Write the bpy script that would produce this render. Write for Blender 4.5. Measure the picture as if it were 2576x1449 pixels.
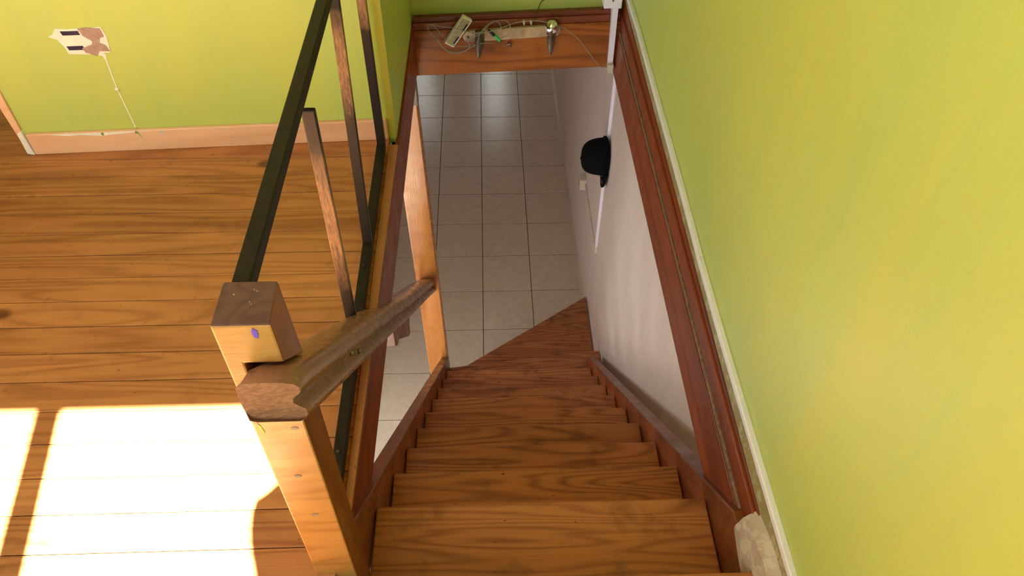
import bpy, bmesh, math, random
from mathutils import Vector, Matrix
random.seed(7)
for o in list(bpy.data.objects):
    bpy.data.objects.remove(o, do_unlink=True)
scene = bpy.context.scene
COL = scene.collection

# ------------------------------------------------------------------ camera
def cam_axes(yaw, pitch, roll):
    y, p, r = (math.radians(v) for v in (yaw, pitch, roll))
    f = Vector((math.sin(y) * math.cos(p), math.cos(y) * math.cos(p), -math.sin(p)))
    right = Vector((math.cos(y), -math.sin(y), 0))
    down = f.cross(right)
    r0 = math.cos(r) * right + math.sin(r) * down
    d0 = -math.sin(r) * right + math.cos(r) * down
    return r0, -d0, -f
cd = bpy.data.cameras.new('camera')
cd.lens = 36 * 1948.6 / 2576
cd.sensor_width = 36
cd.clip_start = .02
cam = bpy.data.objects.new('camera', cd)
COL.objects.link(cam)
ax = cam_axes(2.34, 47.05, -.6)
mw = Matrix((ax[0], ax[1], ax[2])).transposed().to_4x4()
mw.translation = Vector((0, 0, 1.45))
cam.matrix_world = mw
scene.camera = cam

# ------------------------------------------------------------------ light
vs = scene.view_settings
vs.view_transform = 'Standard'
vs.look = 'None'
vs.gamma = 1
vs.use_curve_mapping = False
vs.exposure = .96
SKY = 3.2
SUN = 78.0
world = bpy.data.worlds.new('sky')
scene.world = world
world.use_nodes = True
bg = world.node_tree.nodes['Background']
bg.inputs[0].default_value = (.93, 1.0, .985, 1)
bg.inputs[1].default_value = .25
SUN_DIR = Vector((-.16, 1, -1.2)).normalized()
sl = bpy.data.lights.new('sun', 'SUN')
sl.energy = SUN
sl.angle = math.radians(.53)
sl.color = (.93, 1, .97)
sun = bpy.data.objects.new('sun', sl)
COL.objects.link(sun)
sun.rotation_euler = SUN_DIR.to_track_quat('-Z', 'Y').to_euler()
def skylight(loc, direction, sx, sy):
    l = bpy.data.lights.new('window_daylight', 'AREA')
    l.shape = 'RECTANGLE'
    l.size = sx
    l.size_y = sy
    l.energy = SKY * (.8 if loc[2] < 0 else 1.04) * math.pi * sx * sy          # sky seen through the opening
    l.color = (.93, 1.0, .985)
    o = bpy.data.objects.new('window_daylight', l)
    COL.objects.link(o)
    o.location = loc
    o.rotation_euler = Vector(direction).to_track_quat('-Z', 'Z').to_euler()
scene.cycles.use_denoising = True
scene.cycles.max_bounces = 7
scene.cycles.diffuse_bounces = 6
scene.cycles.glossy_bounces = 3
scene.cycles.sample_clamp_indirect = 6
scene.cycles.caustics_reflective = False
scene.cycles.caustics_refractive = False
scene.cycles.blur_glossy = 1.0

# ------------------------------------------------------------------ helpers
def srgb(r, g, b):
    f = lambda c: (c / 255 / 12.92) if c / 255 <= .04045 else ((c / 255 + .055) / 1.055) ** 2.4
    return (f(r), f(g), f(b), 1)

ROOTS = []
def finish(bm, name, mat, parent=None, smooth=False, bevel=0, seg=2):
    me = bpy.data.meshes.new(name)
    bmesh.ops.recalc_face_normals(bm, faces=bm.faces)
    if parent is not None:
        off = parent.get('_w')
        t = Vector(off) if off is not None else Vector((0, 0, 0))
        bmesh.ops.translate(bm, verts=bm.verts, vec=-t)
    bm.to_mesh(me)
    bm.free()
    if mat:
        me.materials.append(mat)
    if smooth:
        for p in me.polygons:
            p.use_smooth = True
    o = bpy.data.objects.new(name, me)
    COL.objects.link(o)
    if parent is not None:
        o.parent = parent
        if off is not None:
            o['_w'] = list(off)
            ROOTS.append(o)
    if bevel:
        m = o.modifiers.new('bevel', 'BEVEL')
        m.width = bevel
        m.segments = seg
        m.limit_method = 'ANGLE'
        m.angle_limit = math.radians(40)
    return o

def tag(o, label, cat, group=None, kind=None):
    o['label'] = label
    o['category'] = cat
    if group:
        o['group'] = group
    if kind:
        o['kind'] = kind
    return o

def thing(name, label, cat, loc, group=None, kind=None):
    o = bpy.data.objects.new(name, None)
    o.empty_display_size = .05
    COL.objects.link(o)
    o.location = loc
    o['_w'] = list(loc)
    ROOTS.append(o)
    return tag(o, label, cat, group, kind)

def add_box(bm, x0, x1, y0, y1, z0, z1):
    v = [bm.verts.new(p) for p in ((x0, y0, z0), (x1, y0, z0), (x1, y1, z0), (x0, y1, z0),
                                   (x0, y0, z1), (x1, y0, z1), (x1, y1, z1), (x0, y1, z1))]
    for f in ((3, 2, 1, 0), (4, 5, 6, 7), (0, 1, 5, 4), (1, 2, 6, 5), (2, 3, 7, 6), (3, 0, 4, 7)):
        bm.faces.new([v[i] for i in f])

def box(name, x0, x1, y0, y1, z0, z1, mat, parent=None, bevel=0):
    bm = bmesh.new()
    add_box(bm, x0, x1, y0, y1, z0, z1)
    return finish(bm, name, mat, parent, bevel=bevel)

def add_loft(bm, rings, cap=True):
    rv = [[bm.verts.new(p) for p in r] for r in rings]
    n = len(rv[0])
    for a, b in zip(rv[:-1], rv[1:]):
        for i in range(n):
            bm.faces.new((a[i], a[(i + 1) % n], b[(i + 1) % n], b[i]))
    if cap:
        bm.faces.new(rv[0])
        bm.faces.new(list(reversed(rv[-1])))

def prism(name, bottom, top, mat, parent=None, bevel=0):
    bm = bmesh.new()
    add_loft(bm, [bottom, top])
    return finish(bm, name, mat, parent, bevel=bevel)

def slab(name, poly, z0, z1, mat, parent=None, bevel=0):
    return prism(name, [(x, y, z0) for x, y in poly], [(x, y, z1) for x, y in poly], mat, parent, bevel)

def catmull(pts, n=8):
    P = [Vector(p) for p in pts]
    P = [2 * P[0] - P[1]] + P + [2 * P[-1] - P[-2]]
    out = []
    for i in range(1, len(P) - 2):
        a, b, c, d = P[i - 1:i + 3]
        for k in range(n):
            t = k / n
            out.append(.5 * ((2 * b) + (c - a) * t + (2 * a - 5 * b + 4 * c - d) * t * t + (3 * b - a - 3 * c + d) * t ** 3))
    out.append(P[-2])
    return out

def add_tube(bm, pts, r, sides=8):
    pts = [Vector(p) for p in pts]
    rings = []
    up = Vector((.13, .31, .94))
    for i, p in enumerate(pts):
        t = (pts[min(i + 1, len(pts) - 1)] - pts[max(i - 1, 0)]).normalized()
        a = t.cross(up)
        if a.length < .05:
            a = t.cross(Vector((1, 0, 0)))
        a.normalize()
        b = t.cross(a)
        rr = r(i / (len(pts) - 1)) if callable(r) else r
        rings.append([p + rr * (math.cos(2 * math.pi * k / sides) * a + math.sin(2 * math.pi * k / sides) * b) for k in range(sides)])
    add_loft(bm, rings)

def tube(name, pts, r, mat, parent=None, sides=8, smooth=True):
    bm = bmesh.new()
    add_tube(bm, pts, r, sides)
    return finish(bm, name, mat, parent, smooth=smooth)

def lathe(name, prof, origin, axis, mat, parent=None, sides=24, smooth=True):
    axis = Vector(axis).normalized()
    a = axis.orthogonal().normalized()
    b = axis.cross(a)
    o = Vector(origin)
    bm = bmesh.new()
    add_loft(bm, [[o + axis * h + max(r, 1e-4) * (math.cos(2 * math.pi * k / sides) * a + math.sin(2 * math.pi * k / sides) * b)
                   for k in range(sides)] for r, h in prof])
    return finish(bm, name, mat, parent, smooth=smooth)

def face_plate(name, outline, normal_off, mat, parent=None):
    """thin plate: outline points plus the same outline shifted by normal_off"""
    d = Vector(normal_off)
    return prism(name, [Vector(p) for p in outline], [Vector(p) + d for p in outline], mat, parent)

# ------------------------------------------------------------------ materials
class N:
    def __init__(s, name):
        s.m = bpy.data.materials.new(name)
        s.m.use_nodes = True
        s.t = s.m.node_tree
        s.b = s.t.nodes['Principled BSDF']
    def n(s, kind, **kw):
        o = s.t.nodes.new('ShaderNode' + kind)
        for k, v in kw.items():
            setattr(o, k, v)
        return o
    def link(s, a, b):
        s.t.links.new(a, b)
    def put(s, sock, v):
        if hasattr(v, 'is_output') or hasattr(v, 'links'):
            s.link(v, sock)
        else:
            sock.default_value = v
    def math(s, op, a, b=0, c=0, clamp=False):
        o = s.n('Math', operation=op, use_clamp=clamp)
        s.put(o.inputs[0], a)
        s.put(o.inputs[1], b)
        s.put(o.inputs[2], c)
        return o.outputs[0]
    def vmath(s, op, a, b):
        o = s.n('VectorMath', operation=op)
        s.put(o.inputs[0], a)
        s.put(o.inputs[1], b)
        return o.outputs['Value'] if op == 'DOT_PRODUCT' else o.outputs[0]
    def noise(s, v, scale, detail=3, rough=.5, dist=0):
        o = s.n('TexNoise')
        s.put(o.inputs['Vector'], v)
        o.inputs['Scale'].default_value = scale
        o.inputs['Detail'].default_value = detail
        o.inputs['Roughness'].default_value = rough
        o.inputs['Distortion'].default_value = dist
        return o.outputs['Fac']
    def mix(s, f, a, b, blend='MIX'):
        o = s.n('Mix', data_type='RGBA', blend_type=blend)
        s.put(o.inputs[0], f)
        s.put(o.inputs[6], a)
        s.put(o.inputs[7], b)
        return o.outputs[2]
    def range(s, v, a, b, c=0, d=1):
        o = s.n('MapRange')
        s.put(o.inputs[0], v)
        for i, q in enumerate((a, b, c, d)):
            o.inputs[i + 1].default_value = q
        return o.outputs[0]
    def pos(s):
        return s.n('NewGeometry').outputs['Position']
    def rand(s):
        return s.n('ObjectInfo').outputs['Random']
    def bump(s, h, dist, strength=.5):
        o = s.n('Bump')
        o.inputs['Strength'].default_value = strength
        o.inputs['Distance'].default_value = dist
        s.put(o.inputs['Height'], h)
        s.link(o.outputs[0], s.b.inputs['Normal'])
    def col(s, c):
        s.put(s.b.inputs['Base Color'], c)
    def set(s, rough=None, metal=None, spec=None, coat=None):
        if rough is not None:
            s.put(s.b.inputs['Roughness'], rough)
        if metal is not None:
            s.b.inputs['Metallic'].default_value = metal
        if spec is not None:
            s.b.inputs['Specular IOR Level'].default_value = spec
        if coat is not None:
            s.b.inputs['Coat Weight'].default_value = coat
            s.b.inputs['Coat Roughness'].default_value = .15
        return s.m

def wood(name, light, dark, grain=(1, 0, 0), across=(0, 1, 0), rough=.38, rings=26, along=.55, acr=7,
         dirt=.25, knots=.6, contrast=1.0, vary=.12, spec=.4, dirtcol=(45, 26, 16), coat=None, bump=.35):
    k = N(name)
    g = Vector(grain).normalized()
    u = Vector(across)
    u = (u - g * u.dot(g)).normalized()
    w = g.cross(u)
    P = k.pos()
    r = k.rand()
    cg = k.math('ADD', k.vmath('DOT_PRODUCT', P, g), k.math('MULTIPLY', r, 17.3))
    cu = k.math('ADD', k.vmath('DOT_PRODUCT', P, u), k.math('MULTIPLY', r, 7.9))
    cw = k.vmath('DOT_PRODUCT', P, w)
    def vec(a, b, c):
        o = k.n('CombineXYZ')
        k.put(o.inputs[0], k.math('MULTIPLY', cg, a))
        k.put(o.inputs[1], k.math('MULTIPLY', cu, b))
        k.put(o.inputs[2], k.math('MULTIPLY', cw, c))
        return o.outputs[0]
    field = k.noise(vec(along, acr, acr), 1.0, 2, .4, .3)
    ring = k.math('SINE', k.math('MULTIPLY', field, rings * 2 * math.pi / 6.0))
    ring = k.math('POWER', k.math('ADD', k.math('MULTIPLY', ring, .5), .5), 2.2)
    fib = k.noise(vec(6, 260, 260), 1.0, 2, .6)
    big = k.noise(vec(1.3, 5, 5), 1.0, 3, .5)
    f = k.math('MULTIPLY', ring, .42 * contrast)
    f = k.math('ADD', f, k.math('MULTIPLY', k.range(fib, .3, .7), .22 * contrast))
    f = k.math('ADD', f, k.math('MULTIPLY', k.range(big, .3, .7), .38))
    f = k.math('ADD', f, k.math('MULTIPLY', k.math('SUBTRACT', r, .5), vary * 2), clamp=True)
    c = k.mix(f, srgb(*light), srgb(*dark))
    if knots:
        v = k.n('TexVoronoi')
        k.link(vec(3.2, 5.5, 5.5), v.inputs['Vector'])
        v.inputs['Scale'].default_value = 1
        kn = k.range(v.outputs['Distance'], .07, .13, 1, 0)
        sel = k.math('GREATER_THAN', k.n('SeparateColor').outputs[0], .5)
        sc = k.t.nodes[-2] if False else None
        s2 = k.n('SeparateColor')
        k.link(v.outputs['Color'], s2.inputs[0])
        sel = k.math('GREATER_THAN', s2.outputs[0], 1 - knots * .55)
        c = k.mix(k.math('MULTIPLY', k.math('MULTIPLY', kn, sel), .75), c, srgb(70, 34, 16))
    if dirt:
        d = k.noise(P, 9, 5, .65)
        d = k.range(d, .55, .75)
        c = k.mix(k.math('MULTIPLY', d, dirt), c, srgb(*dirtcol))
        sp = k.range(k.noise(vec(45, 110, 110), 1.0, 1, .5), .765, .80)
        c = k.mix(k.math('MULTIPLY', sp, min(1, dirt * 2)), c, srgb(*dirtcol))
    k.col(c)
    k.bump(k.math('ADD', fib, k.math('MULTIPLY', ring, .5)), .0006, bump)
    rr = k.range(k.noise(P, 14, 3), .3, .7, rough - .08, rough + .1)
    return k.set(rough=rr, spec=spec, coat=coat)

def plain(name, rgb, rough=.5, metal=0, spec=.5, var=.08, scale=30, bump=0):
    k = N(name)
    n = k.noise(k.pos(), scale, 4, .6)
    d = tuple(int(v * (1 - var * 2)) for v in rgb)
    k.col(k.mix(k.range(n, .3, .7), srgb(*rgb), srgb(*d)))
    if bump:
        k.bump(n, bump)
    return k.set(rough=rough, metal=metal, spec=spec)

def paint_wall(name, a, b, c, axis=2, rough=.45, peel=0):
    """emulsion put on with visible brush and roller strokes"""
    k = N(name)
    P = k.pos()
    m = k.n('Mapping')
    k.link(P, m.inputs[0])
    s = [5, 5, 5]
    s[axis] = .7
    m.inputs['Scale'].default_value = s
    st = k.noise(m.outputs[0], 1.6, 5, .65, .6)
    m2 = k.n('Mapping')
    k.link(P, m2.inputs[0])
    s = [60, 60, 60]
    s[axis] = 3
    m2.inputs['Scale'].default_value = s
    fi = k.noise(m2.outputs[0], 1.0, 3, .6)
    bl = k.noise(P, 2.3, 3, .55, .4)
    col = k.mix(k.range(st, .35, .65), srgb(*a), srgb(*b))
    col = k.mix(k.math('MULTIPLY', k.range(bl, .45, .75), .4), col, srgb(*c))
    col = k.mix(k.math('MULTIPLY', k.range(fi, .4, .8), .16), col, srgb(*c))
    if peel:
        pl = k.range(k.noise(P, 30, 5, .7), .52, .57)
        col = k.mix(k.math('MULTIPLY', pl, peel), col, srgb(214, 208, 190))
    k.col(col)
    k.bump(k.math('ADD', fi, k.noise(P, 240, 2)), .0006, .3)
    return k.set(rough=rough, spec=.35)

M = {}
M['green'] = paint_wall('green_wall_paint', (176, 196, 107), (185, 197, 99), (168, 188, 105))
M['green_side'] = M['green']
M['green_edge'] = paint_wall('green_edge_paint', (196, 196, 92), (176, 176, 66), (214, 210, 150))
M['peel'] = paint_wall('peeling_edge_paint', (146, 136, 84), (158, 144, 104), (116, 108, 60), axis=1, peel=.35)
M['white'] = paint_wall('white_plaster', (208, 188, 179), (213, 195, 185), (202, 184, 173), rough=.6)
M['ceil'] = plain('white_ceiling_paint', (226, 224, 216), .7, var=.02)
M['floor'] = wood('floor_pine', (186, 124, 76), (134, 80, 46), (1, 0, 0), (0, 1, 0), rough=.34, rings=80, along=.6, acr=8, dirt=.3, knots=.8, vary=.14)
M['landing'] = wood('landing_pine', (168, 104, 54), (124, 68, 32), (1, 0, 0), (0, 1, 0), rough=.36)
M['tread'] = wood('tread_pine', (182, 115, 66), (118, 64, 36), (1, 0, 0), (0, 1, 0), rough=.36, rings=120, along=.7, acr=7, dirt=.6, knots=.8, vary=.14, contrast=1.15)
M['string'] = wood('stringer_wood', (130, 68, 36), (88, 42, 22), (0, 1, -1), (1, 0, 0), rough=.32, dirt=.25, knots=.3)
M['fascia'] = wood('fascia_wood', (140, 64, 28), (92, 38, 17), (0, 1, 0), (0, 0, 1), spec=.22, rough=.38, dirt=.2, knots=.5)
M['beam'] = wood('beam_wood', (166, 96, 34), (104, 50, 16), (1, 0, 0), (0, 0, 1), rough=.36, rings=60, along=.7, acr=6, dirt=.25, knots=.6, contrast=1.2)
M['beam_dark'] = wood('beam_moulding_wood', (146, 78, 50), (98, 44, 30), (1, 0, 0), (0, 0, 1), rough=.3, dirt=.15, knots=0)
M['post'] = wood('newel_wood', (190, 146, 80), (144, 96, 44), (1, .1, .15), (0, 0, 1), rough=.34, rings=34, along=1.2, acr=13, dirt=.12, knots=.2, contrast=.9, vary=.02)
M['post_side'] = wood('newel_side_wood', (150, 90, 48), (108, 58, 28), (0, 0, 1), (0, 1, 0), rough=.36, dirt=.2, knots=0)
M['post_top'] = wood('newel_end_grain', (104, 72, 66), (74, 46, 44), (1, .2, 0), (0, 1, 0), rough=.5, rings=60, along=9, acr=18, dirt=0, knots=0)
M['rail'] = wood('handrail_wood', (148, 108, 98), (116, 82, 74), (0, 1, -1), (1, 0, 0), rough=.26, rings=5, along=.3, acr=5, dirt=.03, knots=0, contrast=.6, bump=.04, spec=.6)
M['rail_end'] = wood('handrail_end_grain', (156, 112, 78), (92, 58, 40), (1, 0, .35), (0, 0, 1), rough=.7, rings=14, along=60, acr=160, dirt=.5, knots=0, contrast=.8)
M['lowpost'] = wood('lower_post_wood', (206, 140, 72), (160, 92, 40), (0, 0, 1), (1, 0, 0), rough=.24, rings=22, dirt=.35, knots=.2, spec=.6, dirtcol=(66, 36, 20))
M['skirt'] = wood('skirting_wood', (234, 192, 160), (206, 152, 118), (1, 0, 0), (0, 0, 1), rough=.45, rings=20, dirt=.05, knots=.4)
M['strip'] = wood('edge_strip_wood', (176, 120, 80), (140, 86, 52), (0, 1, 0), (1, 0, 0), rough=.4, dirt=.3, knots=.1)

def tile_mat():
    k = N('ceramic_tile_glaze')
    P = k.pos()
    n = k.noise(P, 26, 6, .7, .6)
    big = k.noise(P, 5, 3)
    c = k.mix(k.range(n, .35, .7), srgb(206, 190, 168), srgb(184, 164, 144))
    c = k.mix(k.math('MULTIPLY', k.range(big, .3, .7), .35), c, srgb(196, 176, 160))
    c = k.mix(k.math('MULTIPLY', k.rand(), .15), c, srgb(184, 172, 164))
    k.col(c)
    k.bump(n, .0004, .2)
    return k.set(rough=.24, spec=.5)
M['tile'] = tile_mat()
M['grout'] = plain('dark_grout', (96, 74, 62), .9, var=.15)

def black_paint(name, zc, half, amount=.9):
    """black enamel rubbed through to brownish metal around height zc"""
    k = N(name)
    P = k.pos()
    sx_ = k.n('SeparateXYZ')
    k.link(P, sx_.inputs[0])
    d = k.math('ABSOLUTE', k.math('SUBTRACT', sx_.outputs[2], zc))
    d = k.math('ADD', d, k.math('MULTIPLY', k.math('SUBTRACT', k.noise(P, 18, 3), .5), .14))
    big = k.range(d, half, half * .35)
    m = k.n('Mapping')
    k.link(P, m.inputs[0])
    m.inputs['Scale'].default_value = (1, 1, .12)
    fine = k.range(k.noise(m.outputs[0], 260, 4, .7), .25, .6)
    wear = k.math('MULTIPLY', k.math('MULTIPLY', big, fine), amount)
    sp = k.range(k.noise(P, 190, 2, .5), .76, .8)
    c = k.mix(wear, srgb(33, 29, 27), srgb(160, 122, 86))
    c = k.mix(k.math('MULTIPLY', sp, .7), c, srgb(150, 140, 126))
    k.col(c)
    k.bump(k.noise(P, 120, 3), .0006, .3)
    return k.set(rough=.42, spec=.3)
M['black'] = black_paint('worn_black_enamel', .40, .20)
M['black_b'] = black_paint('worn_black_enamel_high', .53, .12)
M['black_e'] = black_paint('worn_black_enamel_end', .47, .07)
M['black_clean'] = plain('black_enamel', (38, 31, 29), .5, spec=.2, var=.25, scale=60, bump=.0006)
M['pvc'] = plain('white_pvc', (238, 236, 250), .35, var=.02)
M['pvc_dull'] = plain('aged_white_pvc', (206, 198, 178), .4, var=.04)
M['plaster'] = plain('white_filler', (238, 234, 230), .8, var=.03)
M['render_bare'] = plain('bare_pink_render', (178, 150, 142), .9, var=.08, scale=120)
M['slot'] = plain('dark_recess', (58, 44, 78), .9, var=.2)
M['peel_board'] = paint_wall('flaking_white_gloss', (196, 182, 170), (166, 140, 122), (220, 212, 202), axis=1, peel=.45)
M['metal'] = plain('brushed_nickel', (176, 168, 158), .28, metal=1, var=.1)
M['bronze'] = plain('dull_bronze_socket', (112, 92, 72), .42, metal=.55, var=.15)
M['plate'] = plain('satin_nickel_plate', (196, 170, 136), .4, metal=.3, var=.12)
M['chrome'] = plain('silvered_bulb_glass', (232, 230, 228), .08, metal=1, var=.01)
M['screw'] = plain('zinc_screw', (150, 142, 130), .4, metal=.8)
M['cable'] = plain('grey_cable', (150, 144, 128), .5, var=.06)
M['wire'] = plain('brown_wire', (70, 40, 26), .6)
M['con_black'] = plain('black_boot', (26, 26, 28), .5)
M['con_green'] = plain('green_connector', (46, 190, 90), .4, var=.04)
M['modem'] = plain('white_abs_plastic', (226, 222, 206), .4, var=.03)
M['modem_dirty'] = plain('grubby_cream_plastic', (176, 166, 130), .5, var=.14, scale=60)
M['felt'] = plain('black_cotton_twill', (17, 16, 17), .9, spec=.1, var=.25, scale=300, bump=.0006)
M['felt_grey'] = plain('grey_thread', (120, 118, 116), .9)
M['felt_blue'] = plain('pale_blue_lining', (120, 146, 160), .9)
M['purple'] = plain('violet_paint', (104, 84, 196), .6)
M['lime'] = plain('lime_paint', (176, 200, 60), .5)
M['dust'] = plain('dusty_old_varnish', (140, 106, 82), .8, var=.2, scale=90, bump=.002)
M['tape'] = plain('grey_tape', (150, 134, 116), .5, var=.12)
M['frame'] = plain('white_window_paint', (228, 226, 220), .4, var=.02)
M['panel_beige'] = plain('shadow_panel_beige', (196, 180, 150), .9, var=.1, scale=80)  # only for the added panel that blocks sun at the window corner

ST = 'structure'
# ------------------------------------------------------------------ lower storey
ZL = -2.45
YB = -.6          # window wall behind the stair head
fl = thing('floor', 'beige ceramic tile floor of the lower room', 'floor', (0, 4, ZL), kind=ST)
bm = bmesh.new()
add_box(bm, -3, .72, YB - .1, 8.3, ZL - .12, ZL - .0035)
base = finish(bm, 'tile_bed', M['grout'], fl)
TX, TY = .3335, .3416
gx, gy = -.0514, 5.994
tmesh = None
for i in range(-9, 2):
    for j in range(-17, 7):
        x, y = gx + i * TX, gy + j * TY
        if y < YB + .05:
            continue
        if tmesh is None:
            bm = bmesh.new()
            g = .0022
            add_box(bm, g, TX - g, g, TY - g, -.008, 0)
            t = finish(bm, 'tile', M['tile'], fl, bevel=.0012)
            t.modifiers[0].segments = 1
            tmesh = t.data
        else:
            t = bpy.data.objects.new('tile', tmesh)
            COL.objects.link(t)
            t.parent = fl
            m = t.modifiers.new('bevel', 'BEVEL')
            m.width = .0012
            m.segments = 1
        t.location = (x, y - 4, 0) if tmesh and t.data is tmesh and t.parent else (x, y, 0)
# the first tile's mesh was shifted by the root offset in finish(): undo for the shared mesh
for v in tmesh.vertices:
    v.co += Vector((0, 4, ZL))

wr = box('wall_lower_right', .62, .74, YB - .1, 8.3, ZL - .1, -.2, M['white'])
tag(wr, 'white plaster wall running down beside the stairs under the wooden edge board', 'wall', kind=ST)
sk = box('baseboard_lower_right', .611, .62, 3.36, 8.2, ZL, ZL + .065, M['tile'])
tag(sk, 'low tiled skirting at the foot of the white lower wall', 'skirting', kind=ST)
# far and left lower walls with windows
def wall_with_holes(name, axis, at, thick, u0, u1, z0, z1, holes, mat):
    """axis 'x': wall plane x=at, u is y.  axis 'y': wall plane y=at, u is x."""
    bm = bmesh.new()
    us = sorted({u0, u1, *[h[0] for h in holes], *[h[1] for h in holes]})
    for a, b in zip(us[:-1], us[1:]):
        hs = sorted([h for h in holes if h[0] <= a and h[1] >= b], key=lambda h: h[2])
        z = z0
        for h in hs + [(0, 0, z1, z1)]:
            if h[2] > z + 1e-6:
                if axis == 'x':
                    add_box(bm, at, at + thick, a, b, z, h[2])
                else:
                    add_box(bm, a, b, at, at + thick, z, h[2])
            z = h[3]
    bmesh.ops.remove_doubles(bm, verts=bm.verts, dist=1e-5)
    return finish(bm, name, mat)
o = wall_with_holes('wall_lower_far', 'y', 8.2, .1, -3, .62, ZL, -.2, [(-.02, .22, ZL + .8, ZL + 2.0), (-.9, -.68, ZL + .8, ZL + 2.0)], M['white'])
tag(o, 'white far wall of the lower room with two narrow windows', 'wall', kind=ST)
skylight((.1, 8.28, ZL + 1.4), (0, -1, 0), .24, 1.2)
skylight((-.79, 8.28, ZL + 1.4), (0, -1, 0), .22, 1.2)
o = wall_with_holes('wall_lower_left', 'x', -1.15, .1, YB, 8.2, ZL, -.2, [(1.4, 2.6, ZL + .02, ZL + 1.9)], M['white'])
tag(o, 'white left wall of the lower room with one window', 'wall', kind=ST)
skylight((-1.13, 2.0, ZL + .96), (1, 0, 0), 1.2, 1.88)
o = wall_with_holes('wall_lower_back', 'y', YB - .1, .1, -3, .62, ZL, -.2, [(-1.05, -.45, ZL + .05, -.4)], M['white'])
tag(o, 'white back wall of the lower room with a glazed door opening', 'wall', kind=ST)
skylight((-.75, YB - .08, -1.4), (0, 1, 0), .6, 2.0)

# slab between the storeys: plaster underside of the upper floor
bm = bmesh.new()
add_box(bm, -3, -.30, YB - .1, 8.3, -.2, -.022)
add_box(bm, -.30, .62, YB - .1, .56, -.2, -.022)
add_box(bm, -.30, .74, 2.76, 8.3, -.2, -.022)
add_box(bm, .54, .74, .56, 2.76, -.2, -.022)
o = finish(bm, 'ceiling', M['ceil'])
tag(o, 'white ceiling of the lower room around the stair opening', 'ceiling', kind=ST)

# ------------------------------------------------------------------ upper storey shell
o = box('wall_right', .53, .65, YB - .1, 2.86, -.022, 2.5, M['green'])
tag(o, 'tall lime green wall running down the right side of the stairs', 'wall', kind=ST)
far_y = lambda x: 1.950 + .049 * (x + 1.366)
wf = thing('wall_far', 'bright lime green wall behind the black railing with a patched socket hole', 'wall', (-.8, 1.95, 0), kind=ST)
slab('wall_body', [(-1.375, far_y(-1.375)), (-.2835, far_y(-.2835)), (-.2835, far_y(-.2835) + .1), (-1.375, far_y(-1.375) + .1)], -.02, 2.5, M['green'], wf)
o = slab('wall_stairwell_left', [(-.36, 2.06), (-.2825, 2.06), (-.2755, 2.75), (-.36, 2.75)], -.02, 2.5, M['green_side'])
tag(o, 'shaded green wall beside the stairwell left of the beam', 'wall', kind=ST)
slab('wall_side', [(-.2838, far_y(-.284) + .004), (-.2828, far_y(-.284) + .004), (-.2824, 2.06), (-.2838, 2.06)], -.02, 2.5, M['green_side'], wf)
slab('corner_edge', [(-.306, far_y(-.3) - .0012), (-.2834, far_y(-.284) - .0012), (-.2834, far_y(-.284) + .01), (-.306, far_y(-.3) + .01)], -.0, 2.5, M['green_edge'], wf)
o = slab('wall_stairwell_far', [(-.36, 2.742), (.53, 2.772), (.53, 2.87), (-.36, 2.85)], -.02, 2.5, M['green_side'])
tag(o, 'green wall above the wooden beam at the far end of the stairwell', 'wall', kind=ST)
o = wall_with_holes('wall_back', 'y', YB - .1, .1, -2.9, .65, -.02, 2.5, [(-2.1, -.15, .85, 2.04)], M['green'])
tag(o, 'green wall behind the stair head with a wide window', 'wall', kind=ST)
skylight((-1.12, YB - .08, 1.445), (0, 1, 0), 1.95, 1.19)
o = wall_with_holes('wall_left', 'x', -2.9, .1, YB, 3.5, -.02, 2.5, [], M['green'])
tag(o, 'plain green left wall of the upper room', 'wall', kind=ST)
o = box('wall_side_room', -2.9, -.36, 3.4, 3.5, -.02, 2.5, M['green_side'])
tag(o, 'dim far wall of the side room beyond the doorway', 'wall', kind=ST)
o = box('wall_far_left', -2.9, -2.3, 1.92, 2.02, -.02, 2.5, M['green'])
tag(o, 'green wall on the far side of the doorway', 'wall', kind=ST)
o = box('wall_door_head', -2.3, -1.375, 1.92, 2.02, 2.02, 2.5, M['green'])
tag(o, 'green wall piece above the doorway', 'wall', kind=ST)
o = box('ceiling_upper', -2.9, .65, YB - .1, 3.5, 2.5, 2.6, M['ceil'])
tag(o, 'white ceiling of the upper room', 'ceiling', kind=ST)
w = thing('window_1', 'wide white framed window behind the stair head', 'window', (-1.12, YB - .05, .85), kind=ST)
box('frame', -2.1, -2.06, YB - .09, YB - .03, .85, 2.04, M['frame'], w)
box('frame', -.19, -.15, YB - .09, YB - .03, .85, 2.04, M['frame'], w)
box('mullion', -.747, -.691, YB - .068, YB - .052, .85, 2.04, M['frame'], w)
box('sill', -2.1, -.15, YB - .1, YB + .03, .83, .855, M['frame'], w)
# added unseen panel in the window corner; its outline shapes the sun patch's edge
bm = bmesh.new()
edge = [(-.271, .86), (-.271, 1.40), (-.280, 1.456), (-.284, 1.505), (-.283, 1.555), (-.276, 1.589), (-.256, 1.602), (-.236, 1.633), (-.20, 1.66), (-.13, 1.68), (-.13, .86)]
add_loft(bm, [[(x, YB + .046 + .004 * math.sin(x * 90), z) for x, z in edge], [(x, YB + .052 + .004 * math.sin(x * 90), z) for x, z in edge]])
o = finish(bm, 'shadow_panel', M['panel_beige'])
tag(o, 'unseen panel added in the window corner to cut a rounded shadow edge', 'shadow_panel')

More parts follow.
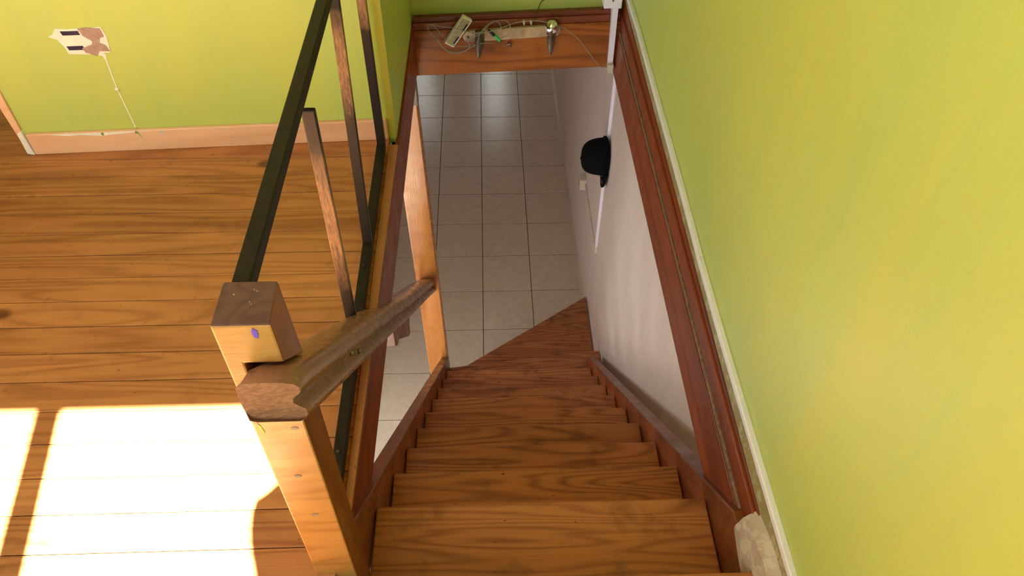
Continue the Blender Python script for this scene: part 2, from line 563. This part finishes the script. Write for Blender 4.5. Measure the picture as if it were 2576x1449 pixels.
# upper floor: planks run left to right, seams every 82.5 mm
uf = thing('floor', 'varnished pine plank floor of the upper room', 'floor', (-1, 1, 0), kind=ST)
bm = bmesh.new()
add_box(bm, -2.9, -.306, YB, 3.42, -.022, -.012)
finish(bm, 'subfloor', M['wire'], uf)
PW = .0825
y = 1.001 + PW * 29
k = 0
while y > YB + .05:
    y1 = y
    y0 = max(y - PW, YB)
    box('plank', -2.9, -.3045, y0 + .0012, y1 - .0012, -.012, 0 - random.choice((0, .0004, .0008)), M['floor'], uf, bevel=.0012)
    y -= PW
    k += 1
y = .597
while y > YB + .05:
    d = .11
    y0 = max(y - d, YB)
    box('landing_plank', -.3035, .527, y0 + .0006, y - .0006, -.03 if y > .59 else -.012, 0, M['landing'], uf, bevel=.003)
    y -= d

# ------------------------------------------------------------------ edge boards of the stair opening
lx = lambda y: -.287 + .0102 * (y - .74)
tl = thing('trim_1', 'reddish wooden fascia board along the left edge of the stair opening', 'trim', (-.29, 1.7, -.1), kind=ST)
def ribbon(name, f0, f1, ya, yb, z0, z1, mat, parent, bevel=0):
    return prism(name, [(f0(ya), ya, z0), (f1(ya), ya, z0), (f1(yb), yb, z0), (f0(yb), yb, z0)],
                 [(f0(ya), ya, z1), (f1(ya), ya, z1), (f1(yb), yb, z1), (f0(yb), yb, z1)], mat, parent, bevel)
ribbon('fascia_board', lambda y: lx(y) - .012, lx, .69, 2.73, -.182, -.004, M['fascia'], tl, .002)
ribbon('edge_strip', lambda y: -.3035, lambda y: lx(y) - .001, .69, 1.955, -.0035, .006, M['strip'], tl, .0015)
tr = thing('trim_2', 'broad reddish wooden board along the right edge of the stair opening', 'trim', (.52, 1.7, -.1), kind=ST)
box('fascia_board', .506, .542, .735, 2.76, -.226, -.053, M['fascia'], tr, .003)
box('groove_bead', .508, .53, .70, 2.75, -.053, -.037, M['dust'], tr, .003)
box('skirting_board', .511, .53, .66, 2.75, -.037, .026, M['fascia'], tr, .004)
prism('skirting_bead', [(.517, .64, .026), (.53, .64, .026), (.53, .64, .038), (.517, .64, .038)], [(.517, 2.75, .026), (.53, 2.75, .026), (.53, 2.75, .074), (.517, 2.75, .074)], M['fascia'], tr, .003)
prism('flaking_edge', [(.520, .5, .036), (.5305, .5, .036), (.5305, .5, .095), (.520, .5, .095)], [(.520, 2.75, .070), (.5305, 2.75, .070), (.5305, 2.75, .095), (.520, 2.75, .095)], M['peel'], tr)
# flaking board end at the stair head
bm = bmesh.new()
add_loft(bm, [[(.4885, y, zb), (.4885, y, max(zb, -.031) + .001), (.4975, y, z1), (.53, y, z2), (.53, y, zb)] for y, zb, z1, z2 in
              ((YB, .001, .05, .07), (.5975, .001, .05, .07), (.5985, -.072, .049, .07), (.66, -.058, .028, .06), (.705, -.042, .004, .046))])
o = finish(bm, 'baseboard_right', M['peel_board'], None, bevel=.002)
tag(o, 'flaking white painted skirting board end at the head of the stairs', 'skirting', kind=ST)
by = lambda x: 2.703 + .042 * (x - .12)
tb = thing('trim_3', 'orange wooden beam across the far end of the stairwell', 'trim', (.12, 2.72, -.1), kind=ST)
def xribbon(name, off0, off1, xa, xb, z0a, z0b, z1a, z1b, mat, parent, bevel=0):
    return prism(name, [(xa, by(xa) + off0, z0a), (xb, by(xb) + off0, z0b), (xb, by(xb) + off1, z0b), (xa, by(xa) + off1, z0a)],
                 [(xa, by(xa) + off0, z1a), (xb, by(xb) + off0, z1b), (xb, by(xb) + off1, z1b), (xa, by(xa) + off1, z1a)], mat, parent, bevel)
xribbon('beam_board', 0, .04, -.274, .512, -.208, -.196, -.022, -.006, M['beam'], tb, .003)
xribbon('moulding', .006, .04, -.271, .512, -.022, -.006, .006, .02, M['beam_dark'], tb, .003)
xribbon('moulding', .014, .04, -.269, .512, .006, .02, .026, .038, M['beam_dark'], tb, .003)
# skirting of the far wall
fs = thing('baseboard_far', 'pale pine skirting board below the bright green wall', 'skirting', (-.8, 1.94, 0), kind=ST)
a, b = -1.366, -.3065
slab('skirting_board', [(a, far_y(a) - .014), (b, far_y(b) - .014), (b, far_y(b)), (a, far_y(a))], .0, .072, M['skirt'], fs, .003)
def smear(name, pts, mat, d=.0144):
    face_plate(name, [(x, far_y(x) - d + .0004, z) for x, z in pts], (0, -.0005, 0), mat, fs)
smear('paint_smear', [(-1.30, .0705), (-1.27, .066), (-1.24, .063), (-1.21, .0655), (-1.17, .061), (-1.15, .0585), (-1.12, .062), (-1.08, .065), (-1.04, .068), (-1.0, .0705)], M['plaster'])
smear('paint_drip', [(-1.149, .0705), (-1.150, .062), (-1.146, .058), (-1.141, .062), (-1.140, .0705)], M['lime'])
smear('paint_drip', [(-1.046, .0705), (-1.045, .060), (-1.037, .046), (-1.035, .047), (-1.040, .061), (-1.041, .0705)], M['lime'])
smear('paint_drip', [(-.983, .064), (-.978, .068), (-.970, .068), (-.966, .063), (-.970, .0575), (-.979, .0575)], M['pvc_dull'])

# jamb board at the left end of that wall
jb = thing('door_1', 'pale wooden jamb board on the end of the bright green wall', 'door frame', (-1.38, 2.0, 0), kind=ST)
yj = far_y(-1.375)
prism('jamb_board', [(-1.389, yj - .008, 0), (-1.3755, yj - .008, 0), (-1.3755, yj + .1, 0), (-1.389, yj + .1, 0)],
      [(-1.52, yj - .008, 2.0), (-1.3755, yj - .008, 2.0), (-1.3755, yj + .1, 2.0), (-1.52, yj + .1, 2.0)], M['skirt'], jb, .002)
prism('filler_patch', [(-1.3915, yj - .0105, .001), (-1.366, yj - .0165, .001), (-1.366, yj + .02, .001), (-1.3915, yj + .02, .001)],
      [(-1.391, yj - .0098, .072), (-1.374, yj - .012, .084), (-1.374, yj + .01, .084), (-1.391, yj + .01, .072)], M['plaster'], jb, .002)

# socket hole filled with plaster, and the chased cable line below it
def on_wall(x, z, d=0):
    return (x, far_y(x) - d, z)
face_plate('filler_patch', [on_wall(*p, .0002) for p in ((-1.152, .397), (-1.12, .394), (-1.09, .396), (-1.033, .398), (-1.027, .37), (-1.030, .345), (-1.033, .322), (-1.05, .322), (-1.058, .312), (-1.075, .318), (-1.10, .319), (-1.145, .322), (-1.147, .34), (-1.158, .365), (-1.178, .374), (-1.165, .38))], (0, -.0018, 0), M['plaster'], wf)
face_plate('bare_render', [on_wall(*p, .002) for p in ((-1.094, .395), (-1.07, .398), (-1.036, .394), (-1.033, .37), (-1.046, .366), (-1.051, .352), (-1.038, .345), (-1.033, .326), (-1.06, .328), (-1.072, .313), (-1.098, .325), (-1.103, .338), (-1.073, .348), (-1.069, .358), (-1.087, .374))], (0, -.0012, 0), M['render_bare'], wf)
for (x0, x1, z0, z1) in ((-1.139, -1.093, .377, .389), (-1.139, -1.097, .333, .345)):
    face_plate('slot', [on_wall(x0, z0, .002), on_wall(x1, z0, .002), on_wall(x1 - .002, z1, .002), on_wall(x0 - .003, z1, .002)], (0, -.0006, 0), M['slot'], wf)
face_plate('chase_line', [on_wall(*p, .0002) for p in ((-1.062, .318), (-1.048, .318), (-1.052, .30), (-1.0555, .21), (-1.0485, .075), (-1.0515, .075), (-1.0585, .21), (-1.0555, .30))], (0, -.0012, 0), M['plaster'], wf)
lathe('wall_plug', [(.006, 0), (.006, .004), (.003, .006)], on_wall(-1.057, .207), (0, -1, 0), M['plaster'], wf, 12)
lathe('wall_plug', [(.006, 0), (.006, .012), (.003, .016)], on_wall(-1.048, .066), (0, -1, 0), M['tape'], wf, 12)

# ------------------------------------------------------------------ staircase
st = thing('staircase', 'steep worn pine staircase with open stringers going down to the tiles', 'staircase', (.12, 1.6, -1.2))
sx = lambda y: .0203 * (y - .857)
for i in range(9):
    yn = .857 + .2013 * i
    zn = -.2016 - .204 * i
    a, b = -.272 + sx(yn), .490 + sx(yn)
    bm = bmesh.new()
    add_box(bm, a, b, yn - .26 if i else .575, yn, zn - .032, zn)
    finish(bm, 'tread', M['tread'], st, bevel=.004)
slab('tread', [(-.245, 2.42), (.53, 2.42), (.60, 2.60), (.613, 2.60), (.613, 2.746), (-.236, 2.646)], -2.072, -2.04, M['tread'], st, .004)
slab('tread', [(-.20, 2.62), (.613, 2.70), (.613, 3.35), (-.146, 2.817)], -2.276, -2.244, M['tread'], st, .004)
def stringer(x_in, x_out, ya, yb, up, dep):
    zt = lambda y: -.2016 - 1.0134 * (y - .857) + up
    q = lambda x, y, z: (x + sx(y), y, z)
    inn = [q(x_in, ya, zt(ya)), q(x_in, yb, zt(yb)), q(x_in, yb, zt(yb) - dep), q(x_in, ya, max(zt(ya) - dep, -.4))]
    out = [q(x_out, y, z) for (_, y, z) in inn]
    inn = [(x_in + sx(p[1]), p[1], p[2]) for p in inn]
    out = [(x_out + sx(p[1]), p[1], p[2]) for p in out]
    return prism('stringer', inn, out, M['string'], st, .003)
stringer(-.2735, -.312, .692, 2.66, .072, .30)
stringer(.494, .535, .735, 2.64, .05, .30)
prism('stringer_end', [(.4915, .737, -.03), (.4915, .737, -.38), (.4905, .30, -.19), (.4905, .30, -.035), (.4905, .56, -.035)],
      [(.53, .737, -.03), (.53, .737, -.38), (.53, .30, -.19), (.53, .30, -.035), (.53, .56, -.035)], M['string'], st, .002)

# ------------------------------------------------------------------ newel post (notched for the handrail)
npo = thing('newel_post', 'thick square wooden newel post with a worn purple-brown top', 'post', (-.304, .654, -.18))
X0, X1, Y0, Y1, ZT = -.341, -.266, .616, .691, .73
rtop = lambda y: .651 - .966 * (y - .616)
bm = bmesh.new()
XN = -.317
def post_ring(y, gap):
    zb, zt = rtop(y) - .10, rtop(y) + gap
    return [(X0, y, -.18), (X1, y, -.18), (X1, y, zb), (XN, y, zb), (XN, y, zt), (X1, y, zt), (X1 - (.005 if y > Y0 else .001), y, ZT), (X0, y, ZT)]
add_loft(bm, [post_ring(Y0, .006), post_ring(Y1, .002)])
po = finish(bm, 'post_shaft', M['post'], npo, bevel=.003)
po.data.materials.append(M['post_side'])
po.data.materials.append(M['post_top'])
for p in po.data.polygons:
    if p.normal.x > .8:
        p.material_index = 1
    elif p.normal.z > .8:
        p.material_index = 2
def blob(name, cx, cz, rx, rz, y, mat, parent, n=14, jit=.25, depth=-.0008, tilt=0):
    pts = []
    for i in range(n):
        t = 2 * math.pi * i / n
        r = 1 + random.uniform(-jit, jit)
        x, z = rx * r * math.cos(t), rz * r * math.sin(t)
        pts.append((cx + x * math.cos(tilt) - z * math.sin(tilt), y, cz + x * math.sin(tilt) + z * math.cos(tilt)))
    return face_plate(name, pts, (0, depth, 0), mat, parent)
blob('violet_paint_mark', -.289, .716, .004, .009, Y0, M['purple'], po)
blob('green_paint_mark', -.330, .505, .0022, .013, Y0, M['lime'], po, tilt=.15)
for x, z in ((-.283, .503), (-.304, .369), (-.301, .241)):
    blob('nail_head', x, z, .0055, .0035, Y0, M['tape'], po, jit=.08)
for dx, dy, r in ((-.322, .668, .0012), (-.298, .676, .0014), (-.294, .673, .0012), (-.300, .655, .0012), (-.297, .651, .0014)):
    lathe('paint_fleck', [(r, 0), (r, .0003)], (dx, dy, ZT), (0, 0, 1), M['lime'] if dx < -.32 else M['tape'], po, 10)

# ------------------------------------------------------------------ handrail
hr = thing('handrail', 'thick worn wooden handrail with a grooved side running down from the newel post', 'handrail', (-.28, 1.6, -.3))
prof = []
for (u, v) in ((-.040, -.020), (-.034, -.034), (-.024, -.036), (.030, -.036), (.037, -.033), (.041, -.026), (.040, -.019),
               (.032, -.014), (.026, -.009), (.028, -.002), (.035, .003), (.040, .008), (.040, .018), (.034, .028), (.022, .034),
               (.004, .0355), (-.018, .0355), (-.033, .031), (-.040, .020), (-.0415, 0)):
    prof.append((u, v))
A = Vector((-.2765, .568, .651 - .966 * (.568 - .616) - .05))
B = Vector((-.312, 2.622, .651 - .966 * (2.622 - .616) - .052))
dr = (B - A).normalized()
ux = Vector((1, 0, 0))
ux = (ux - dr * ux.dot(dr)).normalized()
uv = ux.cross(dr)
bm = bmesh.new()
rings = []
for i, t in enumerate((0, .008, .02, .1, .2, .3, .4, .5, .6, .7, .8, .9, 1)):
    c = A.lerp(B, t) + uv * (.0015 * math.sin(t * 9)) + ux * (.0012 * math.sin(t * 13))
    ring = []
    for (u, v) in prof:
        p = c + ux * u + uv * v
        if i == 0:                      # plumb saw cut
            p = c + ux * u * .97 + uv * (v if v < .012 else .012 + (v - .012) * .42)
            p = p - dr * ((p.y - A.y) / dr.y)
        if i == 12:
            p = p - dr * ((p.y - B.y) / dr.y)
        ring.append(p)
    rings.append(ring)
add_loft(bm, rings)
ro = finish(bm, 'rail', M['rail'], hr)
ro.data.materials.append(M['rail_end'])
for p in ro.data.polygons:
    if p.normal.y < -.8:
        p.material_index = 1
    p.use_smooth = True
ro.data.set_sharp_from_angle(angle=math.radians(50))
for t, v in ((.135, .002), (.165, -.006), (.655, -.004)):
    c = A.lerp(B, t) + ux * .034 + uv * v
    lathe('screw_head', [(.0045, 0), (.005, .003), (.003, .006)], c, ux, M['screw'], ro, 12)
# support block below the rail
blk = [(1.50, -.318), (1.50, -.415), (1.535, -.453), (1.57, -.468), (1.775, -.700), (1.80, -.712), (1.812, -.700), (1.808, -.680), (1.826, -.668), (1.832, -.650), (1.828, -.632)]
prism('support_block', [(-.338, y, z) for y, z in blk], [(-.293, y, z) for y, z in blk], M['string'], hr, .002)

# ------------------------------------------------------------------ lower post
lp = thing('stair_post', 'tall glossy orange wooden post at the foot of the handrail', 'post', (-.3, 2.65, ZL))
lr = lambda z: -.2553 + -.0205 * (z + 1.36)
def lring(z):
    r = lr(z)
    return [(r - .106, 2.622, z), (r, 2.622, z), (r + .002, 2.69, z), (r - .106, 2.69, z)]
prism('post_shaft', lring(ZL), lring(-.183), M['lowpost'], lp, .003)
prism('post_cap', [(-.299, 2.6195, -.30), (-.272, 2.6195, -.30), (-.270, 2.66, -.30), (-.299, 2.66, -.30)],
      [(-.299, 2.6195, -.19), (-.274, 2.6195, -.19), (-.272, 2.66, -.19), (-.299, 2.66, -.19)], M['tape'], lp, .002)

# ------------------------------------------------------------------ black railing
br = thing('black_railing', 'black enamelled metal railing with worn upright bars beside the stair opening', 'railing', (-.32, 1.3, 0))
def bar(name, p0, p1, hx, hy, mat=None):
    """square tube between two points; hx, hy half widths on the two cross axes"""
    p0, p1 = Vector(p0), Vector(p1)
    d = (p1 - p0).normalized()
    if abs(d.z) > .7:
        a, b = Vector((1, 0, 0)), Vector((0, 1, 0))
    else:
        a, b = Vector((1, 0, 0)), Vector((0, 0, 1))
    return prism(name, [p0 + a * sa * hx + b * sb * hy for sa, sb in ((-1, -1), (1, -1), (1, 1), (-1, 1))],
                 [p1 + a * sa * hx + b * sb * hy for sa, sb in ((-1, -1), (1, -1), (1, 1), (-1, 1))], mat or M['black'], br, .0025)
bar('top_rail', (-.3235, .692, .706), (-.3215, 1.955, .700), .0125, .0125, M['black_clean'])
brl = bar('bottom_rail', (-.3215, .692, .025), (-.3215, 1.93, .025), .0125, .0125, M['black_clean'])
bar('baluster', (-.3185, 1.165, .04), (-.3135, 1.165, .668), .0125, .006)
bar('baluster', (-.3215, 1.492, .03), (-.3185, 1.575, .69), .0125, .006, M['black_b'])
bar('end_post', (-.3205, 1.925, .03), (-.3205, 1.94, 1.15), .0125, .010, M['black_e'])
for y in (.86, 1.22, 1.40):
    lathe('bolt', [(.005, 0), (.0045, .003), (.002, .0045)], (-.3215, y, .0375), (0, 0, 1), M['black'], brl, 10)

# ------------------------------------------------------------------ white cable trunking
rw = thing('cable_trunking', 'long white plastic cable trunking along the base of the right green wall', 'cable trunking', (.52, 1.6, .1))
pz = [(2.74, .103), (2.45, .112), (1.635, .100), (1.353, .090), (1.144, .088), (.762, .098), (.535, .104), (.0, .11), (YB, .11)]
segs = [[0, 1, 2], [2, 3], [3, 4, 5, 6, 7, 8]]
for s in segs:
    bm = bmesh.new()
    rings = []
    for k, i in enumerate(s):
        y, z = pz[i]
        if k == 0 and i:
            y -= .001
        rings.append([(.53, y, z - .007), (.517, y, z - .007), (.517, y, z + .007), (.519, y, z + .009), (.53, y, z + .009)])
    add_loft(bm, rings)
    finish(bm, 'trunking_length', M['pvc'], rw, bevel=.001)

jbx = thing('junction_box', 'white square junction box above the beam at the stairwell corner', 'junction box', (.468, 2.72, .07))
box('box_body', .436, .502, 2.678, 2.757, .067, .135, M['pvc'], jbx, .003)
lathe('screw_hole', [(.0035, 0), (.003, .0015)], (.468, 2.678, .098), (0, -1, 0), M['con_black'], jbx, 10)
o = box('cable_trunking', .30, .436, 2.736, 2.756, .0905, .11, M['pvc'], None, .001)
tag(o, 'short white trunking running left from the junction box', 'cable trunking')
dt = thing('cable_trunking', 'white vertical trunking dropping over the beam below the junction box', 'cable trunking', (.48, 2.69, -.06))
prism('trunking_length', [(.477, 2.70, -.17), (.497, 2.70, -.17), (.497, 2.724, -.17), (.477, 2.724, -.17)],
      [(.472, 2.69, .067), (.493, 2.69, .067), (.493, 2.735, .067), (.472, 2.735, .067)], M['pvc'], dt, .001)
prism('end_sleeve', [(.4765, 2.685, -.205), (.4985, 2.685, -.205), (.4985, 2.717, -.205), (.4765, 2.717, -.205)],
      [(.4755, 2.685, -.17), (.4985, 2.685, -.17), (.4985, 2.717, -.17), (.4755, 2.717, -.17)], M['pvc_dull'], dt, .001)
lt = thing('cable_trunking', 'thin white vertical trunking on the lower white wall behind the cap', 'cable trunking', (.615, 3.2, -1))
prism('trunking_length', [(.606, 3.193, -1.66), (.606, 3.207, -1.66), (.62, 3.207, -1.66), (.62, 3.193, -1.66)],
      [(.606, 3.235, -.2), (.606, 3.249, -.2), (.62, 3.249, -.2), (.62, 3.235, -.2)], M['pvc'], lt)
prism('end_cap', [(.604, 3.189, -1.70), (.604, 3.209, -1.70), (.62, 3.209, -1.70), (.62, 3.189, -1.70)],
      [(.604, 3.190, -1.655), (.604, 3.210, -1.655), (.62, 3.210, -1.655), (.62, 3.190, -1.655)], M['pvc_dull'], lt)
o = box('cable_trunking', .610, .62, 3.21, 3.80, -1.697, -1.682, M['white'], None)
tag(o, 'thin trunking running from the vertical trunking to the wall socket', 'cable trunking')
so = thing('wall_socket', 'small yellowed surface socket on the lower white wall', 'socket', (.6, 3.87, -1.7))
box('socket_box', .583, .62, 3.80, 3.88, -1.735, -1.655, M['pvc_dull'], so, .004)
sfa = box('socket_face', .577, .584, 3.806, 3.874, -1.729, -1.661, M['pvc_dull'], so, .002)
lathe('socket_well', [(.02, 0), (.018, .002)], (.577, 3.84, -1.695), (-1, 0, 0), M['tape'], sfa, 14)

# ------------------------------------------------------------------ baseball cap hanging on the trunking
cp = thing('baseball_cap', 'black baseball cap hanging brim down on the lower white wall', 'cap', (.60, 3.19, -1.0))
# cap frame: up (crown) = -x, forward (brim) = -z, side = y
C0 = Vector((.609, 3.185, -.997))
def capP(f, s, u):
    return C0 + Vector((-u, s, -f))
bm = bmesh.new()
rings = []
nseg = 28
for j in range(11):
    a = j / 10 * math.pi / 2
    r = math.cos(a) ** .58 if j < 10 else .02
    u = .130 * math.sin(a) ** .8
    ring = []
    for i in range(nseg):
        t = 2 * math.pi * i / nseg
        ff = .104 * math.cos(t)
        if ff < 0:
            ff *= 1.0
        ring.append(capP(ff * r + .008 * (1 - r), .084 * math.sin(t) * r, u))
    rings.append(ring)
add_loft(bm, rings)
cro = finish(bm, 'crown', M['felt'], cp, smooth=True)
bm = bmesh.new()
top, bot = [], []
n = 18
outer, inner = [], []
for i in range(n + 1):
    t = -1.15 + 2.3 * i / n
    inner.append((.100 * math.cos(t), .083 * math.sin(t)))
    outer.append((.100 * math.cos(t) + .092 * max(math.cos(t * 1.3), 0) ** .55, .088 * math.sin(t)))
def brimv(f, s, dz):
    return capP(f, s, .020 + dz - 3.2 * s * s - .10 * max(f - .08, 0))
for th in (0, .006):
    pass
iv0 = [bm.verts.new(brimv(f, s, 0)) for f, s in inner]
ov0 = [bm.verts.new(brimv(f, s, 0)) for f, s in outer]
iv1 = [bm.verts.new(brimv(f, s, .006)) for f, s in inner]
ov1 = [bm.verts.new(brimv(f, s, .006)) for f, s in outer]
for i in range(n):
    bm.faces.new((iv0[i], iv0[i + 1], ov0[i + 1], ov0[i]))
    bm.faces.new((iv1[i], ov1[i], ov1[i + 1], iv1[i + 1]))
    bm.faces.new((ov0[i], ov0[i + 1], ov1[i + 1], ov1[i]))
    bm.faces.new((iv0[i], iv1[i], iv1[i + 1], iv0[i + 1]))
bo = finish(bm, 'brim', M['felt'], cp, smooth=True)
lathe('button', [(.008, 0), (.007, .004), (.003, .006)], capP(.008, 0, .129), (-1, 0, 0), M['felt'], cro, 12)
# strap and opening at the back (uppermost) side
tube('strap', [capP(-.101 * math.cos(t), .083 * math.sin(t), .012) for t in [k * .12 - .6 for k in range(11)]], .010, M['felt'], cp, 8)
def tri(name, pts, mat, par):
    a, b, c = (Vector(p) for p in pts)
    bm = bmesh.new()
    for p, q in ((a, b), (b, c), (c, a)):
        add_tube(bm, [p, q], .0012, 5)
    return finish(bm, name, mat, par)
tri('triangle_emblem', [capP(.078, -.058, .046), capP(.082, -.058, .018), capP(.098, -.034, .022)], M['felt_grey'], cro)
tri('triangle_emblem', [capP(.118, -.034, .026), capP(.152, -.026, .022), capP(.122, -.062, .016)], M['felt_grey'], bo)

# ------------------------------------------------------------------ light fitting on the beam
lf = thing('wall_light', 'two-arm nickel spotlight bar with one silvered bulb fixed to the beam', 'light fitting', (.1, 2.7, -.03))
def onb(x, z, d=0):
    return (x, by(x) - d, z)
pl = []
cxa, cxb, rz = -.062, .262, .0225
za, zb = -.040, -.027
for i in range(13):
    t = math.pi / 2 + math.pi * i / 12
    pl.append((cxa + rz * math.cos(t), za + rz * math.sin(t)))
for i in range(13):
    t = -math.pi / 2 + math.pi * i / 12
    pl.append((cxb + rz * math.cos(t), zb + rz * math.sin(t)))
bpl = prism('back_plate', [onb(x, z, 0) for x, z in pl], [onb(x, z, .016) for x, z in pl], M['plate'], lf, .003)
lathe('plate_screw', [(.004, 0), (.0035, .002)], onb(-.066, -.040, .016), (0, -1, 0), M['con_black'], bpl, 12)
bul = [(.004, 0), (.013, .003), (.0165, .012), (.0175, .03), (.017, .045), (.0145, .065), (.010, .085), (.005, .1), (.0008, .108)]
def socket(x, z, ax, s):
    c = Vector(onb(x, z, .034))
    tube('arm', [Vector(onb(x, z - .012, .012)), Vector(onb(x, z - .012, .034))], .005, M['metal'], lf, 10)
    sc_ = lathe('socket_cover', [(r * s, h * s) for r, h in bul], c, ax, M['bronze'], lf, 24)
    lathe('socket_collar', [(.0135, -.006), (.0165, -.004), (.0172, .008), (.0165, .010)], c, ax, M['bronze'], sc_, 24)
    return c
socket(-.0215, -.010, (-.06, -.12, -1), 1.0)
c2 = socket(.2465, -.020, (.01, -.12, -1), .86)
lathe('silvered_bulb', [(.012, -.004), (.014, 0), (.019, .004), (.0235, .012), (.025, .022), (.0235, .032), (.018, .041), (.009, .046), (.001, .0472)],
      c2, (.04, -.1, 1), M['chrome'], lf, 28)

# ------------------------------------------------------------------ small things hung on the beam
md = thing('network_socket_box', 'loose white plastic socket box hanging askew by its cable on the beam', 'socket box', (-.1, 2.66, 0))
ctr = Vector((-.1, 2.672, -.013))
e1 = Vector((.58, .05, .81)).normalized()
e2 = Vector((-.80, -.20, .57))
e2 = (e2 - e1 * e2.dot(e1)).normalized()
e3 = e1.cross(e2)
if e3.y > 0:
    e3 = -e3
def mbox(name, a0, a1, b0, b1, c0, c1, mat):
    P = lambda a, b, c: ctr + e1 * a + e2 * b + e3 * c
    return prism(name, [P(a0, b0, c0), P(a1, b0, c0), P(a1, b1, c0), P(a0, b1, c0)],
                 [P(a0, b0, c1), P(a1, b0, c1), P(a1, b1, c1), P(a0, b1, c1)], mat, md, .0015)
mbox('box_shell', -.064, .064, -.018, .022, -.010, .008, M['modem'])
mbox('cover', -.058, .058, -.012, .020, .008, .0105, M['modem_dirty'])
for a in (-.048, .012):
    mbox('slot', a, a + .034, -.0105, -.004, .0105, .0115, M['slot'])
ca = thing('cable', 'thin grey cable looped around the light fitting on the beam', 'cable', (.1, 2.69, -.05))
def cab(pts, r=.0016, d=.02):
    return [Vector(onb(x, z, d + dd)) for x, z, dd in pts]
tube('cable_run', catmull(cab([(.478, -.185, .0), (.450, -.180, .006), (.425, -.155, .005), (.385, -.100, .004), (.343, -.048, .006), (.300, -.012, .012), (.265, .006, .02), (.225, .022, .02),
     (.183, .030, .02), (.12, .026, .02), (.06, .012, .03), (.0, -.004, .034), (-.045, -.006, .03), (-.12, .012, .02), (-.165, .014, .012), (-.20, .020, .006), (-.214, .010, .004), (-.205, -.018, .004),
     (-.184, -.042, .004), (-.160, -.078, .004), (-.135, -.098, .004), (-.105, -.103, .004), (-.075, -.090, .006), (-.05, -.066, .02), (-.01, -.045, .036), (.03, -.06, .01)]), 6), .0016, M['cable'], ca, 6)
tube('cable_loop', catmull(cab([(-.195, .018, .006), (-.175, -.005, .006), (-.145, -.045, .01), (-.12, -.066, .01), (-.08, -.07, .01), (-.05, -.066, .01), (-.03, -.04, .034), (-.02, -.005, .036), (.015, .03, .03), (.045, .034, .026), (.058, .012, .026), (.055, -.02, .022)]), 6), .0015, M['cable'], ca, 6)
tube('cable_loop', catmull(cab([(-.17, -.01, .004), (-.178, -.045, .004), (-.150, -.085, .004), (-.115, -.097, .006), (-.07, -.085, .008), (-.06, -.055, .02), (-.075, -.04, .02), (-.03, -.012, .038), (.03, .034, .028), (.075, .036, .024), (.092, .012, .024), (.088, -.02, .022), (.06, -.035, .022)]), 6), .0015, M['cable'], ca, 6)
tube('cable_tail', catmull(cab([(-.05, -.006, .034), (-.01, .002, .04), (.012, -.008, .03)]), 6), .0015, M['cable'], ca, 6)
cn = thing('fibre_plug', 'green and black fibre plug dangling beside the light fitting', 'plug', (.03, 2.67, -.03))
q0, q1, q2 = Vector(onb(.011, -.006, .03)), Vector(onb(.032, -.029, .03)), Vector(onb(.054, -.051, .03))
tube('boot', [q0, q1], lambda t: .004 + .0025 * t, M['con_black'], cn, 10)
plb = tube('plug_body', [q1, q2], .0062, M['con_green'], cn, 6, smooth=False)
tube('ferrule', [q2, q2 + (q2 - q1) * .18], .003, M['con_black'], plb, 8)
wi = tube('wire', catmull([(.30, by(.3) + .036, .115), (.265, by(.265) + .030, .090), (.215, by(.215) + .030, .072), (.196, by(.196) + .008, .046), (.187, by(.187) - .004, .020), (.176, by(.176) - .006, -.002)], 8), .0018, M['wire'], None, 6)
tag(wi, 'thin brown wire coming down the green wall to the beam', 'wire')
ck = thing('cable_clip', 'small grey metal clip screwed to the beam below the light bar', 'clip', onb(.089, -.08))
tube('clip_loop', [Vector(onb(.084 + .0, -.094, .003)), Vector(onb(.083, -.080, .012)), Vector(onb(.089, -.074, .014)), Vector(onb(.096, -.080, .012)), Vector(onb(.096, -.092, .003))], .003, M['metal'], ck, 8)
lathe('clip_screw', [(.0035, 0), (.003, .006)], onb(.089, -.078), (0, -1, 0), M['screw'], ck, 10)
for x in (.144, .171):
    o = lathe('cable_nail_clip', [(.004, 0), (.005, .006), (.0035, .016), (.001, .02)], onb(x, .010, -.005), (.1, -.6, -1), M['pvc_dull'], None, 10)
    tag(o, 'tiny cream cable clip on the moulding above the light bar, ' + ('left one' if x < .16 else 'beside the brown wire'), 'clip', 'cable clips on the beam moulding')

for r in ROOTS:
    if '_w' in r:
        del r['_w']
